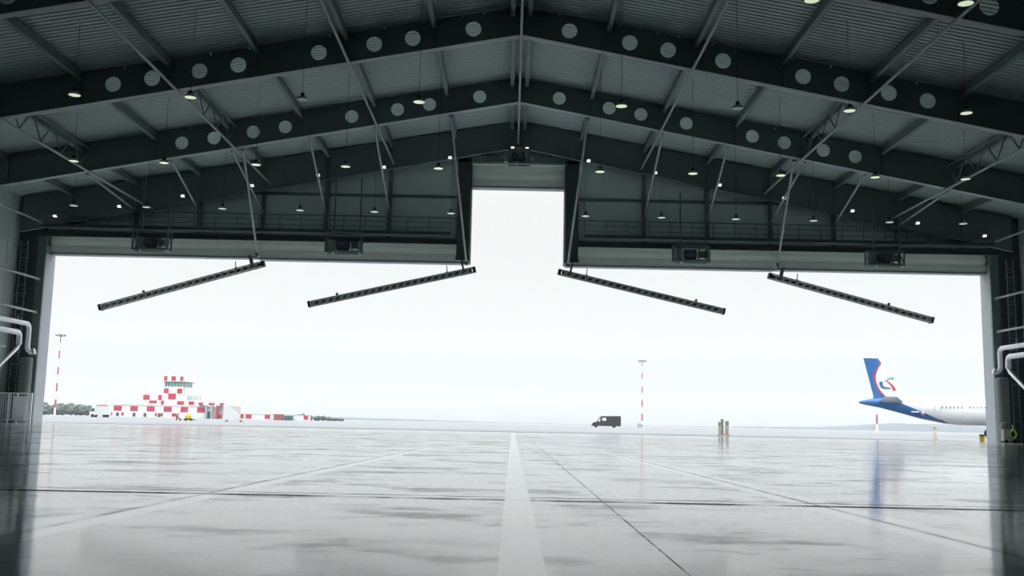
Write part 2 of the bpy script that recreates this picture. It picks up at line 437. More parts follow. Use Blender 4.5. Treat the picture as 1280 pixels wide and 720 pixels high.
def roof_frame(y, label, holes=True, bottom=bot, depth_fl=.44):
    R = thing('roof_beam', label, 'roof beam', (0, 0, 0), 0, 'main steel roof beams')
    hol = HOLES if holes else []
    xe = 36.2
    top = lambda x: roof(x) - .03
    for s in (-1, 1):
        web_mesh(s, 0.0, xe, y, .03, hol, lambda x: top(x) - .03, lambda x: bottom(x) + .03).build('web', M['steel'], R)
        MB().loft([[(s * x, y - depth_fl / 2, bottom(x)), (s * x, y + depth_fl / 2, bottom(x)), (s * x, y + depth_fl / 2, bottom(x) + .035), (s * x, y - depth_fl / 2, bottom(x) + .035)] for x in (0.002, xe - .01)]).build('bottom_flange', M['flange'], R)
        MB().loft([[(s * x, y - .16, top(x) - .03), (s * x, y + .16, top(x) - .03), (s * x, y + .16, top(x)), (s * x, y - .16, top(x))] for x in (0.002, xe)]).build('top_flange', M['steel'], R)
        for x in PX + ([0.9] if not holes else []):
            st = MB()
            for q in (-1, 1):
                st.prism([(s * x - .012, bottom(x) + .04), (s * x + .012, bottom(x) + .04), (s * x + .012, top(x) - .05), (s * x - .012, top(x) - .05)], y + q * .017, y + q * .15)
            st.build('stiffener', M['steel'], R)
        if holes:
            cl = MB(); x0, x1 = s * 35.0, s * 36.2
            zt = bottom(35.6) - .05
            cl.box(min(x0, x1), max(x0, x1), y - .015, y + .015, 0.02, zt)
            for xx in (x0, x1): cl.box(xx - .02, xx + .02, y - .2, y + .2, 0.02, zt)
            cl.build('column', M['steel'], R)
    sp = MB(); sp.box(-.03, .03, y - .2, y + .2, bottom(0) + .04, RZ - .1)
    sp.build('ridge_plate', M['steel'], R)
    return R
roof_frame(YA, 'dark roof beam nearest the camera, seen only in the upper corners')
roof_frame(YB, 'large dark roof beam with round holes, its ridge at the top of the photo')
roof_frame(YC, 'dark roof beam with round holes, middle one hanging below the larger beam')
YD = 72.25
botD = lambda x: 20.85 - .195 * abs(x)
roof_frame(YD, 'solid dark roof beam without holes against the gable wall', holes=False, bottom=botD, depth_fl=.30)

# purlins, bay by bay
def purlin(x, y0, y1):
    m = MB(); z1 = roof(x) - .06 - (.02 if abs(x) < 1 else 0); h = .46
    s = 1 if x > 0 else -1
    z1 -= .02
    m.box(x - .02, x + .02, y0, y1, z1 - h, z1)
    m.box(x - .12, x + .12, y0, y1, z1 - h - .03, z1 - h)
    m.box(x - .10, x + .10, y0, y1, z1 - .02, z1)
    return m
bays = ((YA + .24, YB - .24, 'between the corner beam and largest beam'),
        (YB + .24, YC - .24, 'between the largest and middle beams'),
        (YC + .24, YD - .20, 'between the middle and gable beams'))
for y0, y1, where in bays:
    for s in (-1, 1):
        for k in range(0, 8):
            x = s * (4.65 * k if k else .46)
            if y1 < YB and k > 6: continue
            lab = ('dark purlin just %s of the ridge, ' % sd(s) if k == 0 else
                   '%s dark purlin %s of the ridge pair, ' % (ORD[k], sd(s))) + where
            tag(purlin(x, y0, y1).build('roof_purlin', M['steel']), lab, 'purlin', 'steel purlins under the roof deck')

# long tie tubes under the beams, front to back
TX = [0.0, -9.1, 9.1, -18.1, 18.1, -27.3, 27.3]
TR = .075
TN = {0.0: 'pale steel tube running along under the ridge', 9.1: 'first', 18.1: 'second', 27.3: 'outermost'}
def ztube(x): return bot(x) - TR - .012
for x in TX:
    m = MB(); m.tube([(x, 31.0, ztube(x)), (x, YD - .22, ztube(x))], TR, 10)
    lab = TN[0.0] if x == 0 else 'pale long steel tube under the roof beams, %s one %s of the ridge' % (TN[abs(x)], sd(x))
    tag(m.build('tie_tube', M['tube'], smooth=True), lab, 'tube', 'long steel tubes under the roof beams')

# lattice bracing over the outer tubes in the middle bay
for x in (-18.1, 18.1, -27.3, 27.3):
    R = thing('lattice_brace', 'zigzag bracing above the %s tube %s of the ridge, between the two holed beams' % (TN[abs(x)], sd(x)), 'bracing', (0, 0, 0), 0, 'zigzag roof bracing')
    y0, y1 = YB + .5, YC - .5; zb = ztube(x) + TR + .03
    zt = roof(x) - .62; n = 4; dy = (y1 - y0) / n
    for i in range(n):
        ya, ym, yb = y0 + i * dy, y0 + (i + .5) * dy, y0 + (i + 1) * dy
        MB().bar((x, ya + .05, zt), (x, ym - .03, zb), .06, .06).build('diagonal', M['steel'], R)
        MB().bar((x, ym + .03, zb), (x, yb - .05, zt), .06, .06).build('diagonal', M['steel'], R)
    MB().bar((x, y0, zt + .04), (x, y1, zt + .04), .09, .05).build('top_chord', M['steel'], R)

# gable columns
CX = [4.65 * k for k in range(2, 8)]
for s in (-1, 1):
    for i, x in enumerate(CX):
        m = MB(); X = s * (x + .06); z0 = 14.0; z1 = roof(x) - .3
        if x > 31: z1 = roof(x) - .4
        m.box(X - .02, X + .02, WI - .32, WI - .11, z0, z1)
        m.box(X - .14, X + .14, WI - .11, WI - .095, z0, z1); m.box(X - .14, X + .14, WI - .335, WI - .32, z0, z1)
        tag(m.build('gable_column', M['steel']), 'dark steel gable column above the door, %s from the tail slot on the %s' % (ORD[i + 1], sd(s)), 'column', 'gable wall columns')

# knee braces from the middle beam down to the gable columns
KN = [(8.9, 9.36, 15.85), (13.5, 14.01, 15.7), (18.45, 18.66, 15.7), (22.3, 23.31, 15.6), (27.6, 27.96, 15.6)]
for s in (-1, 1):
    for i, (xa, xb, zb) in enumerate(KN):
        a = Vector((s * xa, YC + .28, bot(xa) - .06)); b = Vector((s * xb, WI - .42 if xa < 27 else YD - .25, zb))
        if xa in (8.9,): a = Vector((s * 9.32, YC + .28, bot(9.32) - .06))
        m = MB(); m.tube([a, b], .07, 10)
        m.box(a.x - .1, a.x + .1, a.y - .12, a.y + .1, a.z - .02, a.z + .03)
        tag(m.build('knee_brace', M['tube'], smooth=True), 'slanting pale brace up from the gable columns, %s one %s of the tail slot' % (ORD[i + 1], sd(s)), 'brace', 'slanting braces to the gable columns')

# hangers from the middle beam down to the hinges of the door posts
MH = [(-18.61, 11.72, -29.9, 8.38, 'left', 'outer'), (-3.23, 11.62, -14.81, 8.92, 'left', 'inner'),
      (3.41, 11.58, 15.03, 9.01, 'right', 'inner'), (18.72, 11.60, 30.08, 8.68, 'right', 'outer')]
HG = [((-17.75, 17.35), (-18.78, 12.55)), ((-4.4, 19.80), (-3.60, 12.22)), ((4.45, 19.80), (3.78, 12.22)), ((17.75, 17.40), (19.0, 12.55))]
for (hx, hz, ex, ez, side, io), ((tx, tz), (bx, bz)) in zip(MH, HG):
    R = thing('hanger_strut', 'long steel hanger sloping from the middle beam to the %s swung post on the %s' % (io, side), 'strut', (0, 0, 0), 0, 'door post hangers')
    MB().tube([(tx, YC + .36, bot(tx) - .12), (bx, 71.95, bz)], .075, 10).build('tube', M['tube'], R, True)
    MB().box(tx - .12, tx + .12, YC + .12, YC + .34, bot(tx) - .16, bot(tx) - .05).build('top_bracket', M['steel'], R)
    MB().box(bx - .1, bx + .1, 71.86, 72.02, bz - .25, bz + .1).build('end_fork', M['steel'], R)

# swung door posts: lattice girders hinged at the header and swung up sideways
def swung_post(hx, hz, ex, ez, side, io):
    a = Vector((hx, 0, hz)); b = Vector((ex, 0, ez)); Lh = (b - a).length
    s = 1 if ex > hx else -1; up_ = s
    R = thing('hanging_door_post', 'lattice door post swung up sideways from its hinge, %s one on the %s' % (io, side), 'door post', (hx, 72.3, hz), 0, 'swung up door posts')
    R.rotation_euler.y = math.atan2(-(ez - hz), ex - hx)
    w, d = .33, .46                                         # height in the swing plane, depth
    ch = MB()
    for zz in (-w / 2, w / 2):
        for yy in (-d / 2, d / 2):
            ch.use(0).box(-.1, Lh, yy - .04, yy + .04, zz - .034, zz + .034)
    CH = ch.build('chords', M['postpaint'], R)
    # cheek plates with slots: batten plates at equal spacing
    n = 23
    proto = None
    for i in range(n):
        x = (i + .5) * Lh / n
        for yy in (-d / 2, d / 2):
            if proto is None:
                ba = MB(); q_ = w / 2 - .035; ba.loft([[(-.22, y_, -q_), (.02, y_, -q_), (.22, y_, q_), (-.02, y_, q_)] for y_ in (-.012, .012)])
                proto = ba.build('batten', M['postpaint'], CH); o = proto
            else: o = proto.copy(); COL.objects.link(o)
            o.location = (x, yy, 0)
    MB().box(-.05, Lh - .05, -.012, .012, -w / 2 + .046, w / 2 - .046).build('slot_backing', M['black'], R)  # black sheet down the middle, makes the slots between battens dark
    MB().box(Lh, Lh + .16, -d / 2 - .05, d / 2 + .05, -w / 2 - .05, w / 2 + .05).build('end_shoe', M['black'], R)
    lg = MB(); tl = Lh * (.73 if io == 'outer' else .83); lg.box(tl - .08, tl + .08, -.08, .08, *sorted((.172 * up_, .40 * up_))); lg.build('lug', M['steel'], R)
    h = MB(); h.box(-.34, -.1, -d / 2 - .03, d / 2 + .03, -w / 2 - .03, w / 2 + .03)
    h.build('end_cap', M['black'], R)
    # hinge arms rising to the header
    hh = MB()
    off = 0.55; up = s
    zz = sorted((-.1 * up, .85 * up)); hh.box(off - .07, off + .07, -.3, -.26, *zz); hh.box(off - .07, off + .07, .26, .3, *zz)
    hh.tube([(off, -.33, 0), (off, .33, 0)], .07, 12)
    hh.build('hinge_arm', M['steel'], R)
    ln = MB(); ln.tube([(1.75, 0, .18 * up), (1.68, .02, .72 * up)], .035, 8); ln.box(1.65, 1.85, -.1, .1, *sorted((.175 * up, .27 * up)))
    ln.build('latch_stay', M['lightgrey'], R)
    return R
for a in MH: swung_post(*a)

# catwalks along the gable
def catwalk(x0, x1, side):
    R = thing('catwalk', 'dark railed catwalk along the gable above the doors, %s of the tail slot' % side, 'catwalk', (0, 0, 0), 0, 'gable catwalks')
    MB().box(x0, x1, 71.35, WI - .37, 14.03, 14.10).build('walk_deck', M['darksteel'], R)
    r = MB()
    for z in (14.55, 14.95, 15.32): r.tube([(x0, 71.4, z), (x1, 71.4, z)], .028, 8)
    r.build('handrail', M['steel'], R)
    MB().box(x0, x1, 71.36, 71.39, 14.10, 14.26).build('toe_board', M['darksteel'], R)
    n = int((x1 - x0) / 1.5)
    for i in range(n + 1):
        x = x0 + .03 + (x1 - x0 - .06) * i / n
        MB().box(x - .025, x + .025, 71.43, 71.48, 14.10, 15.34).build('post', M['steel'], R)
catwalk(XJL + .3, -4.75, 'left'); catwalk(4.9, XJR - .3, 'right')

# hoist units hanging in front of the header
def hoist(x, z0, z1, label, rails=True, w=2.5):
    R = thing('door_hoist', label, 'hoist', (x, 70.85, z0), 0, 'door hoists over the header')
    h = z1 - z0; d = .38
    fr = MB()
    for sx in (-w / 2, w / 2):
        for sy in (-d, d): fr.box(sx - .05, sx + .05, sy - .05, sy + .05, 0, h)
    for z in (.06, h - .05):
        for sy in (-d, d): fr.box(-w / 2, w / 2, sy - .05, sy + .05, z - .06, z + .05)
        for sx in (-w / 2, w / 2): fr.box(sx - .05, sx + .05, -d, d, z - .06, z + .05)
    for sx in (-w / 2, w / 2): fr.bar((sx, -d, .1), (sx, d, h - .1), .05, .05)
    CG = fr.build('cage', M['steel'], R)
    MB().box(-w / 2, w / 2, -d, d, .10, .16).build('platform', M['midgrey'], R)
    mo = MB(); mo.tube([(-.55, 0, .58), (-.45, 0, .58), (.35, 0, .58), (.42, 0, .58)], [.28, .34, .34, .22], 18)
    mo.box(-.4, .3, -.2, .2, .17, .3); mo.box(-.15, .15, -.44, -.3, .5, .8)
    for k in range(6): mo.tube([(-.38 + k * .12, 0, .58), (-.35 + k * .12, 0, .58)], .36, 18)
    mo.build('motor', M['motor'], R)
    dr = MB(); dr.tube([(.55, 0, .6), (.6, 0, .6), (.62, 0, .6), (1.0, 0, .6), (1.02, 0, .6), (1.07, 0, .6)], [.36, .36, .24, .24, .36, .36], 18)
    dr.build('drum', M['steel'], R)
    MB().box(-1.1, -.65, -.25, .25, .17, .95).build('gearbox', M['midgrey'], R)
    for sx in (-w / 2 + .55, w / 2 - .1):
        MB().tube([(sx, -d - .1, -.02), (sx, -d + .1, -.02)], .10, 14).build('roller', M['lightgrey'], CG)
    if rails:
        for sx in (-w / 2 + .5, w / 2 - .15):
            MB().box(sx - .045, sx + .045, -.05, .05, h, 17.9 - z0 if x < 0 else 17.4 - z0).build('guide_rail', M['steel'], R)
    return R
hoist(-26.05, 12.36, 13.86, 'motor hoist cage over the far left folded door')
hoist(-12.32, 12.44, 13.95, 'motor hoist cage over the folded door left of the tail slot')
hoist(12.5, 12.30, 13.5, 'motor hoist cage over the folded door right of the tail slot')
hoist(26.35, 12.32, 13.4, 'motor hoist cage over the far right folded door')
hoist(.1, 19.2, 20.3, 'small motor hoist above the tail slot under the ridge', rails=False, w=1.5)

# ------------------------------------------------------------------ lamps
def pendant_proto():
    R = thing('pendant_lamp', '', 'lamp', (0, 0, 0), 0, 'pendant lamps on long wires')
    MB().lathe([(.04, .30), (.09, .30), (.10, .27), (.10, .14), (.17, .10), (.05, .10)], 16).build('housing', M['black'], R, True)
    SH = MB().lathe([(.19, .12), (.27, .02), (.285, -.03), (.275, -.03), (.255, .02), (.18, .11)], 20).build('shade', M['midgrey'], R, True)
    MB().lathe([(.0001, .0), (.262, .0), (.262, -.025), (.0001, -.045)], 20).build('lens', M['lampglow'], SH, True)
    return R
def wire(root, z_top):
    m = MB(); m.tube([(0, 0, .33), (0, 0, z_top)], .013, 6)
    m.build('wire', M['wire'], root)
PR = []
for x in (-21.05, -15.58, -10.29, -4.78, 4.77, 10.25, 15.53, 21.04): PR.append((x, 45.83, 15.62, 'pendant row before the largest roof beam'))
for x in (-25.92, -20.65, -15.29, -10.07, -4.66, 4.76, 10.17, 15.29, 20.79, 26.05): PR.append((x, 57.10, 15.31, 'pendant row between the largest and middle beams'))
for x in (-30.74, -25.7, -20.43, -15.04, -9.88, -4.56, 4.76, 10.03, 15.19, 20.57, 25.84, 30.94): PR.append((x, 68.37, 15.02, 'pendant row nearest the gable wall'))
for x in (10.41, 15.96): PR.append((x, 34.56, 16.05, 'row cut by the top edge of the photo'))
proto = None; LENS = {}
for x, y, z, row in PR:
    key = (row, sd(x)); 
    if row.startswith('row'): n = 1 if x < 12 else 2; lab = 'pendant lamp in the %s, %s of two' % (row, ('inner', 'outer')[n - 1])
    else:
        n = [v for v in sorted({abs(p[0]) for p in PR if p[3] == row and sd(p[0]) == sd(x)})].index(abs(x)) + 1
        lab = '%s lamp %s of the ridge in the %s' % (ORD[n], sd(x), row)
    if proto is None: proto = pendant_proto(); r = proto; r.location = (x, y, z); r['label'] = lab; first = r
    else:
        r = dup(first, (x, y, z), lab)
    L0 = r.children[1].children[0] if r.children[1].name.startswith('shade') else r.children[0].children[0]
    dim = 'dim' if row.endswith('wall') else 'off' if (abs(abs(x) - 10.27) < .1 and y < 50 and row.startswith('pendant')) else None
    if dim == 'off': r['label'] = 'unlit lamp, ' + r['label'].replace(' lamp ', ' ')
    if dim:
        if dim not in LENS:
            LENS[dim] = L0.data.copy(); LENS[dim].materials[0] = M['lamp' + dim]
        L0.data = LENS[dim]
    r['_zt'] = 0
for o in [o for o in COL.objects if o.parent is None and o.name.startswith('pendant_lamp')]:
    del o['_zt']
    wire(o, roof(o.location.x) - (.64 if abs(abs(o.location.x) - 4.65) < .16 else .02) - o.location.z)

SPOTS = [(-33.52, 14.85), (-28.91, 15.65), (-24.34, 16.52), (-19.34, 17.40), (-14.57, 18.28), (-9.77, 18.98), (-4.97, 19.80), (-.40, 20.62),
         (.66, 20.60), (5.18, 19.77), (10.07, 18.97), (14.77, 18.15), (19.46, 17.28), (24.42, 16.43), (29.14, 15.62), (33.96, 14.78)]
fp = None
for i, (x, z) in enumerate(SPOTS):
    k = i - 7 if x > 0 else 8 - i
    lab = ('small bright flood lamp under the ridge, ' + ('left' if x < 0 else 'right') + ' one of the close pair') if k == 1 else \
        'small bright flood lamp on the gable beam, %s from the ridge on the %s' % (ORD[k], sd(x))
    if fp is None:
        fp = thing('flood_lamp', lab, 'lamp', (x, 71.72, z), 0, 'flood lamps along the gable beam')
        b = MB(); b.box(-.15, .15, -.10, .12, .02, .15); b.box(-.12, .12, -.06, .08, .16, .24); b.build('body', M['midgrey'], fp)
        b = MB(); b.box(-.12, .12, -.13, -.102, .02, .13); b.box(-.12, .12, -.12, .08, -.02, .015); b.build('lens', M['spotglow'], fp)
        b = MB(); b.box(-.03, .03, .13, .36, .06, .12); b.box(-.2, -.18, -.02, .02, .05, .2); b.box(.18, .2, -.02, .02, .05, .2); b.build('bracket', M['steel'], fp)
    else: dup(fp, (x, 71.72, z), lab)

# ------------------------------------------------------------------ beside the jambs
for s, X, side in ((-1, -34.75, 'left'), (1, 35.05, 'right')):
    for z, nm in ((10.38, 'middle'), (7.95, 'lowest'), (14.55, 'topmost')):
        m = MB(); ye_ = WI - .196 if z < 14 else YD - .08
        m.tube([(X, YC + .35, z), (X, ye_ - .03, z)], .085, 10); m.box(X - .14, X + .14, ye_ - .03, ye_, z - .14, z + .14)
        tag(m.build('wall_tube', M['tube'], smooth=True), 'horizontal steel tube by the %s side wall, %s of three' % (side, nm), 'tube', 'tubes along the side walls')
    # white ducts
    Xd = X - s * .02
    def arc(c, r, a0, a1, n=7):
        return [(Xd, c[0] + r * math.cos(a0 + (a1 - a0) * i / n), c[1] + r * math.sin(a0 + (a1 - a0) * i / n)) for i in range(n + 1)]
    zt, ye = (7.0, 71.7) if s < 0 else (6.72, 72.35)
    p = [(Xd, YC + .4, zt)] + arc((ye - .4, zt - .4), .4, PI / 2, 0) + [(Xd, ye, 5.3)] + [(Xd - s * .05, ye + .03, 5.15), (Xd - s * .2, ye + .1, 5.0), (Xd - s * .42, ye + .12, 5.05)]
    R = thing('bent_duct', 'white duct bending down beside the %s door jamb, upper one' % side, 'duct', (0, 0, 0), 0, 'white ducts beside the door')
    MB().tube(p, .17, 12).build('pipe', M['duct'], R, True)
    m = MB(); m.tube([(Xd - s * .36, ye + .11, 5.03), (Xd - s * .50, ye + .12, 5.07)], .23, 14); m.build('nozzle', M['lightgrey'], R, True)
    for yb in (64.5, 67.2, 69.9): MB().box(Xd + s * .0 - .03, Xd + .03, yb - .04, yb + .04, zt + .17, zt + .45).build('bracket', M['steel'], R)
    z2, y2 = (6.28, 70.4) if s < 0 else (6.05, 71.2)
    Xd2 = Xd
    p = [(Xd2, YC + .4, z2)] + [(Xd2, y2 - .35 + .35 * math.sin(t), z2 - .35 + .35 * math.cos(t)) for t in [PI / 2 * i / 6 for i in range(7)]] + \
        [(Xd2, y2, z2 - .85), (Xd2, y2 - .25, z2 - 1.15), (Xd2, y2 - 3.2, z2 - 2.9), (Xd2, y2 - 7.3, .16)]
    R = thing('bent_duct', 'white duct beside the %s door jamb turning back down diagonally, lower one' % side, 'duct', (0, 0, 0), 0, 'white ducts beside the door')
    MB().tube(p[:-3] , .19, 12).build('pipe', M['duct'], R, True)
    MB().tube(p[-4:], .14, 12).build('drop_pipe', M['metal'], R, True)
    m = MB(); z3 = 5.15 if s < 0 else 5.05
    m.tube([(X, YC + .4, z3), (X, 68.6, z3)], .06, 8)
    tag(m.build('conduit', M['tube'], smooth=True), 'thin steel conduit below the white ducts on the %s side' % side, 'pipe', 'thin conduits')
    # ladder with hoops up the gable
    lx = -35.95 if s < 0 else 36.1
    R = thing('wall_ladder', 'steel ladder fixed to the dark gable wall by the %s jamb' % side, 'ladder', (lx, WI - .3, 0), 0, 'wall ladders')
    for q in (-.25, .25): MB().box(q - .03, q + .03, -.05, .05, .02, 13.2).build('stile', M['midgrey'], R)
    p0 = MB().tube([(-.22, 0, 0), (.22, 0, 0)], .018, 6).build('rung', M['midgrey'], R); p0.location.z = .3
    for k in range(1, 43):
        q0 = p0.copy(); COL.objects.link(q0); q0.location.z = .3 + k * .3
    p0 = MB().tube([(.36 * math.cos(t), -.06 - .30 * math.sin(t), 0) for t in [PI * i / 8 for i in range(9)]], .018, 6).build('safety_hoop', M['midgrey'], R); p0.location.z = 5.0
    for k in range(1, 10):
        q0 = p0.copy(); COL.objects.link(q0); q0.location.z = 5.0 + k * .82
    for k in range(5): MB().box(-.3, .3, .06, .28, 1.5 + k * 2.6, 1.56 + k * 2.6).build('wall_bracket', M['midgrey'], R)
    # equipment riser (dark cable rack) between ladder and jamb
    cx = -34.98 if s < 0 else 35.05
    # sleeve at the foot of the jamb
    R = thing('column_guard', 'grey guard sleeve at the foot of the %s door jamb' % side, 'column guard', (cx + s * -.0, WI - .55, 0), 0, 'door jamb guards')
    g0 = MB(); g0.tube([(0, 0, .03), (0, 0, .3), (0, 0, 4.55), (0, 0, 4.62)], [.46, .44, .44, .36], 20); g0.build('sleeve', M['guard'], R, True)
    MB().tube([(0, 0, 2.86), (0, 0, 2.98)], .47, 20).build('band', M['steel'], R, True)
    MB().box(-.5, .5, -.5, .26, .0, .04).build('base_plate', M['steel'], R)

# barred barrier at the left
R = thing('barrier_fence', 'pale barred steel barrier at the foot of the left door jamb', 'fence', (-35.2, 71.4, 0))
x0, x1, H = -1.15, 1.22, 2.1
for x in (x0, -.38, .22, x1): MB().box(x - .05, x + .05, -.05, .05, 0, H).build('post', M['duct'], R)
MB().box(x0, x1, -.045, .045, H - .09, H).build('top_rail', M['duct'], R)
MB().box(x0, x1, -.03, .03, .12, .2).build('bottom_rail', M['duct'], R)
for k in range(14):
    x = x0 + .1 + k * .165
    if -.05 < x < .92: continue
    MB().box(x - .022, x + .022, -.02, .02, .2, H - .09).build('bar', M['duct'], R)
MB().box(-.02, .86, -.08, -.05, .14, H - .25).build('sheet_panel', M['duct'], R)

# hose trolley beside the right jamb
R = thing('hose_trolley', 'small grey trolley with yellow-green hose by the right door jamb', 'trolley', (34.85, 71.35, 0))
m = MB(); m.box(-.42, .42, -.3, .22, .14, .30); m.box(-.40, .1, -.24, .2, .30, .95); m.build('body', M['midgrey'], R)
for q in (-.3, .3): MB().wheel(q, -.32, .12, .12, .07).build('wheel', M['rubber'], R)
m = MB(); m.tube([(-.4, .1, .5), (-.46, .12, 1.1), (-.3, .12, 1.4), (.0, .12, 1.42)], .03, 8); m.build('handle', M['lightgrey'], R, True)
m = MB()
m.tube([(.26 + .22 * math.cos(t), -.12 - .015 * i / 4, .62 + .28 * math.sin(t)) for i, t in enumerate([2 * PI * k / 16 for k in range(50)])], .035, 8)
m.tube([(.26, -.15, .9), (.30, -.18, 1.1), (.22, -.14, 1.28)], .05, 8)
m.build('hose', M['hivis'], R, True)
m = MB(); m.tube([(.26, -.08, .62), (.26, .02, .62)], .2, 16); m.build('reel', M['black'], R, True)
m = MB(); m.box(.0, .5, -.28, .1, .3, .34); m.build('shelf', M['black'], R)

R = thing('marker_drum', 'small yellow drum with black top on the apron outside the right jamb', 'drum', (35.75, 77.2, 0))
MB().lathe([(.16, .02), (.20, .05), (.21, .2), (.19, .24), (.21, .28), (.20, .40), (.16, .42)], 18).build('drum', M['yellow'], R, True)
MB().lathe([(.19, .421), (.21, .44), (.18, .54), (.06, .58)], 18).build('lid', M['black'], R, True)

# ------------------------------------------------------------------ outside on the apron
def marker(x, y, label, w=.28, h=1.15):
    R = thing('marker_post', label, 'marker post', (x, y, 0), 0, 'apron marker posts')
    MB().box(-.18, .18, -.25, .25, 0, .08).build('foot', M['stone'], R)
    MB().lathe([(w / 2, .08), (w / 2, h * .42)], 14).build('lower_band', M['orange'], R, True)
    MB().lathe([(w / 2, h * .42), (w / 2, h * .68)], 14).build('middle_band', M['white'], R, True)
    MB().lathe([(w / 2, h * .68), (w / 2, h), (w / 4, h + .04)], 14).build('upper_band', M['stone'], R, True)
    return R
marker(17.42, 85.2, 'cream and orange marker post on the apron, left of a grey stand', .24, 1.12)
marker(18.05, 85.2, 'cream and orange marker post on the apron, right of a grey stand', .34, 1.22)
marker(36.7, 88.0, 'cream and orange marker post on the apron under the airliner tail', .34, 1.15)
R = thing('service_stand', 'thin grey service stand between two marker posts on the apron', 'stand', (17.73, 85.6, 0))
MB().box(-.09, .09, -.09, .09, .05, 1.28).build('post', M['midgrey'], R)
MB().box(-.095, .095, -.2, .2, 0, .05).build('base', M['midgrey'], R)
MB().box(-.12, .13, -.12, .12, 1.281, 1.36).build('head', M['midgrey'], R)

# dark van, cab to the left
def van():
    R = thing('van', 'dark grey delivery van parked sideways on the apron', 'van', (25.3, 268, 0))
    b = MB()
    w = 1.05
    prof = [(-3.7, .55), (-3.75, .95), (-3.5, 1.25), (-2.55, 1.5), (-1.75, 2.65), (-1.45, 2.95), (3.6, 3.05), (3.72, 2.9), (3.75, .5)]
    b.prism(prof, -w, w); VB = b.build('body', M['vandark'], R)
    MB().box(-3.72, 3.7, -w + .08, w - .08, .38, .55).build('chassis', M['rubber'], R)
    g1 = MB(); g1.prism([(-2.3, 1.55), (-1.72, 1.55), (-1.72, 2.45), (-1.8, 2.45)], -w - .012, -w); g1.build('door_window', M['white'], VB)  # white paint in place of daylight seen through the glass
    g1 = MB(); g1.box(-1.15, -.15, -w - .012, -w, 1.75, 2.5); g1.build('side_window', M['white'], VB)  # opaque white stands for the bright sky behind a see-through window
    g1 = MB(); g1.loft([[(-2.56, -w + .08, 1.52), (-2.56, w - .08, 1.52), (-2.6, w - .08, 1.52), (-2.6, -w + .08, 1.52)], [(-1.8, -w + .08, 2.62), (-1.8, w - .08, 2.62), (-1.84, w - .08, 2.64), (-1.84, -w + .08, 2.64)]]); g1.build('windscreen', M['cabglass'], VB)
    for x in (-2.75, 2.0):
        for y in (-w + .1, w - .1): MB().wheel(x, y, .42, .42, .26).build('wheel', M['rubber'], R, True)
    MB().box(-3.95, -3.7, -w, w, .35, .6).build('bumper', M['rubber'], R)
    m = MB()
    for k in range(5): m.box(.2 + k * .68, .24 + k * .68, -w - .01, -w, .7, 2.9)
    m.build('side_ribs', M['rubber'], R)
van()

# white box truck far left
R = thing('box_truck', 'small white truck parked left of the red and white checked building', 'truck', (-99.3, 245, 0))
b = MB(); b.prism([(-2.1, .5), (-2.15, 1.3), (-1.75, 2.3), (-.75, 2.4), (-.75, .5)], -1.0, 1.0); CB = b.build('cab', M['white'], R)
b = MB(); b.box(-.65, 2.2, -1.1, 1.1, .65, 3.0); b.build('box_body', M['lightgrey'], R)
b = MB(); b.box(-.5, 2.1, -1.13, -1.101, 2.78, 2.98); b.build('red_band', M['red'], R)
b = MB(); b.prism([(-2.05, 1.35), (-1.75, 2.15), (-1.0, 2.15), (-1.0, 1.35)], -1.012, -1.0); b.build('cab_window', M['glass'], CB)
for x in (-1.4, 1.4):
    for y in (-.9, .9): MB().wheel(x, y, .42, .42, .28).build('wheel', M['rubber'], R, True)

# yellow cart with a tilted red-brown ramp beside it
R = thing('ground_cart', 'round yellow ground cart on black wheels before the checked building', 'cart', (-51.9, 163, 0))
b = MB(); b.lathe([(.30, .24), (.46, .34), (.52, .66), (.44, .98), (.22, 1.14), (.05, 1.18)], 18); b.build('tank', M['yellow'], R, True)
MB().box(-.55, .75, -.4, .4, .16, .24).build('chassis', M['rubber'], R)
for x in (-.4, .42):
    for y in (-.42, .42): MB().wheel(x, y, .17, .17, .12).build('wheel', M['rubber'], R, True)
b = MB(); b.tube([(.7, 0, .2), (1.25, 0, .12)], .04, 8); b.build('drawbar', M['rubber'], R)
R = thing('loading_ramp', 'tilted red-brown ramp standing left of the yellow cart', 'ramp', (-53.5, 163, 0))
b = MB(); b.bar((-.42, 0, 1.08), (.28, 0, .1), .7, .16, (0, 0, 1)); b.build('bed', M['brown'], R)
MB().bar((-.28, 0, .78), (-.30, 0, .02), .5, .06).build('prop', M['brown'], R)
MB().wheel(.34, 0, .12, .12, .6).build('roller', M['rubber'], R, True)
for x, lab in ((-43.5, 'small yellow and black wheel chock on the apron, left of the pair'), (-41.3, 'small yellow and black wheel chock on the apron, right of the pair')):
    R = thing('wheel_chock', lab, 'wheel chock', (x, 155, 0), 0, 'wheel chocks on the apron')
    b = MB(); b.prism([(-.28, 0), (.28, 0), (.06, .26), (-.06, .26)], -.15, .15); b.build('wedge', M['rubber'], R)
    b = MB(); b.box(-.12, .12, -.16, -.151, .06, .16); b.build('stripe', M['yellow'], R)

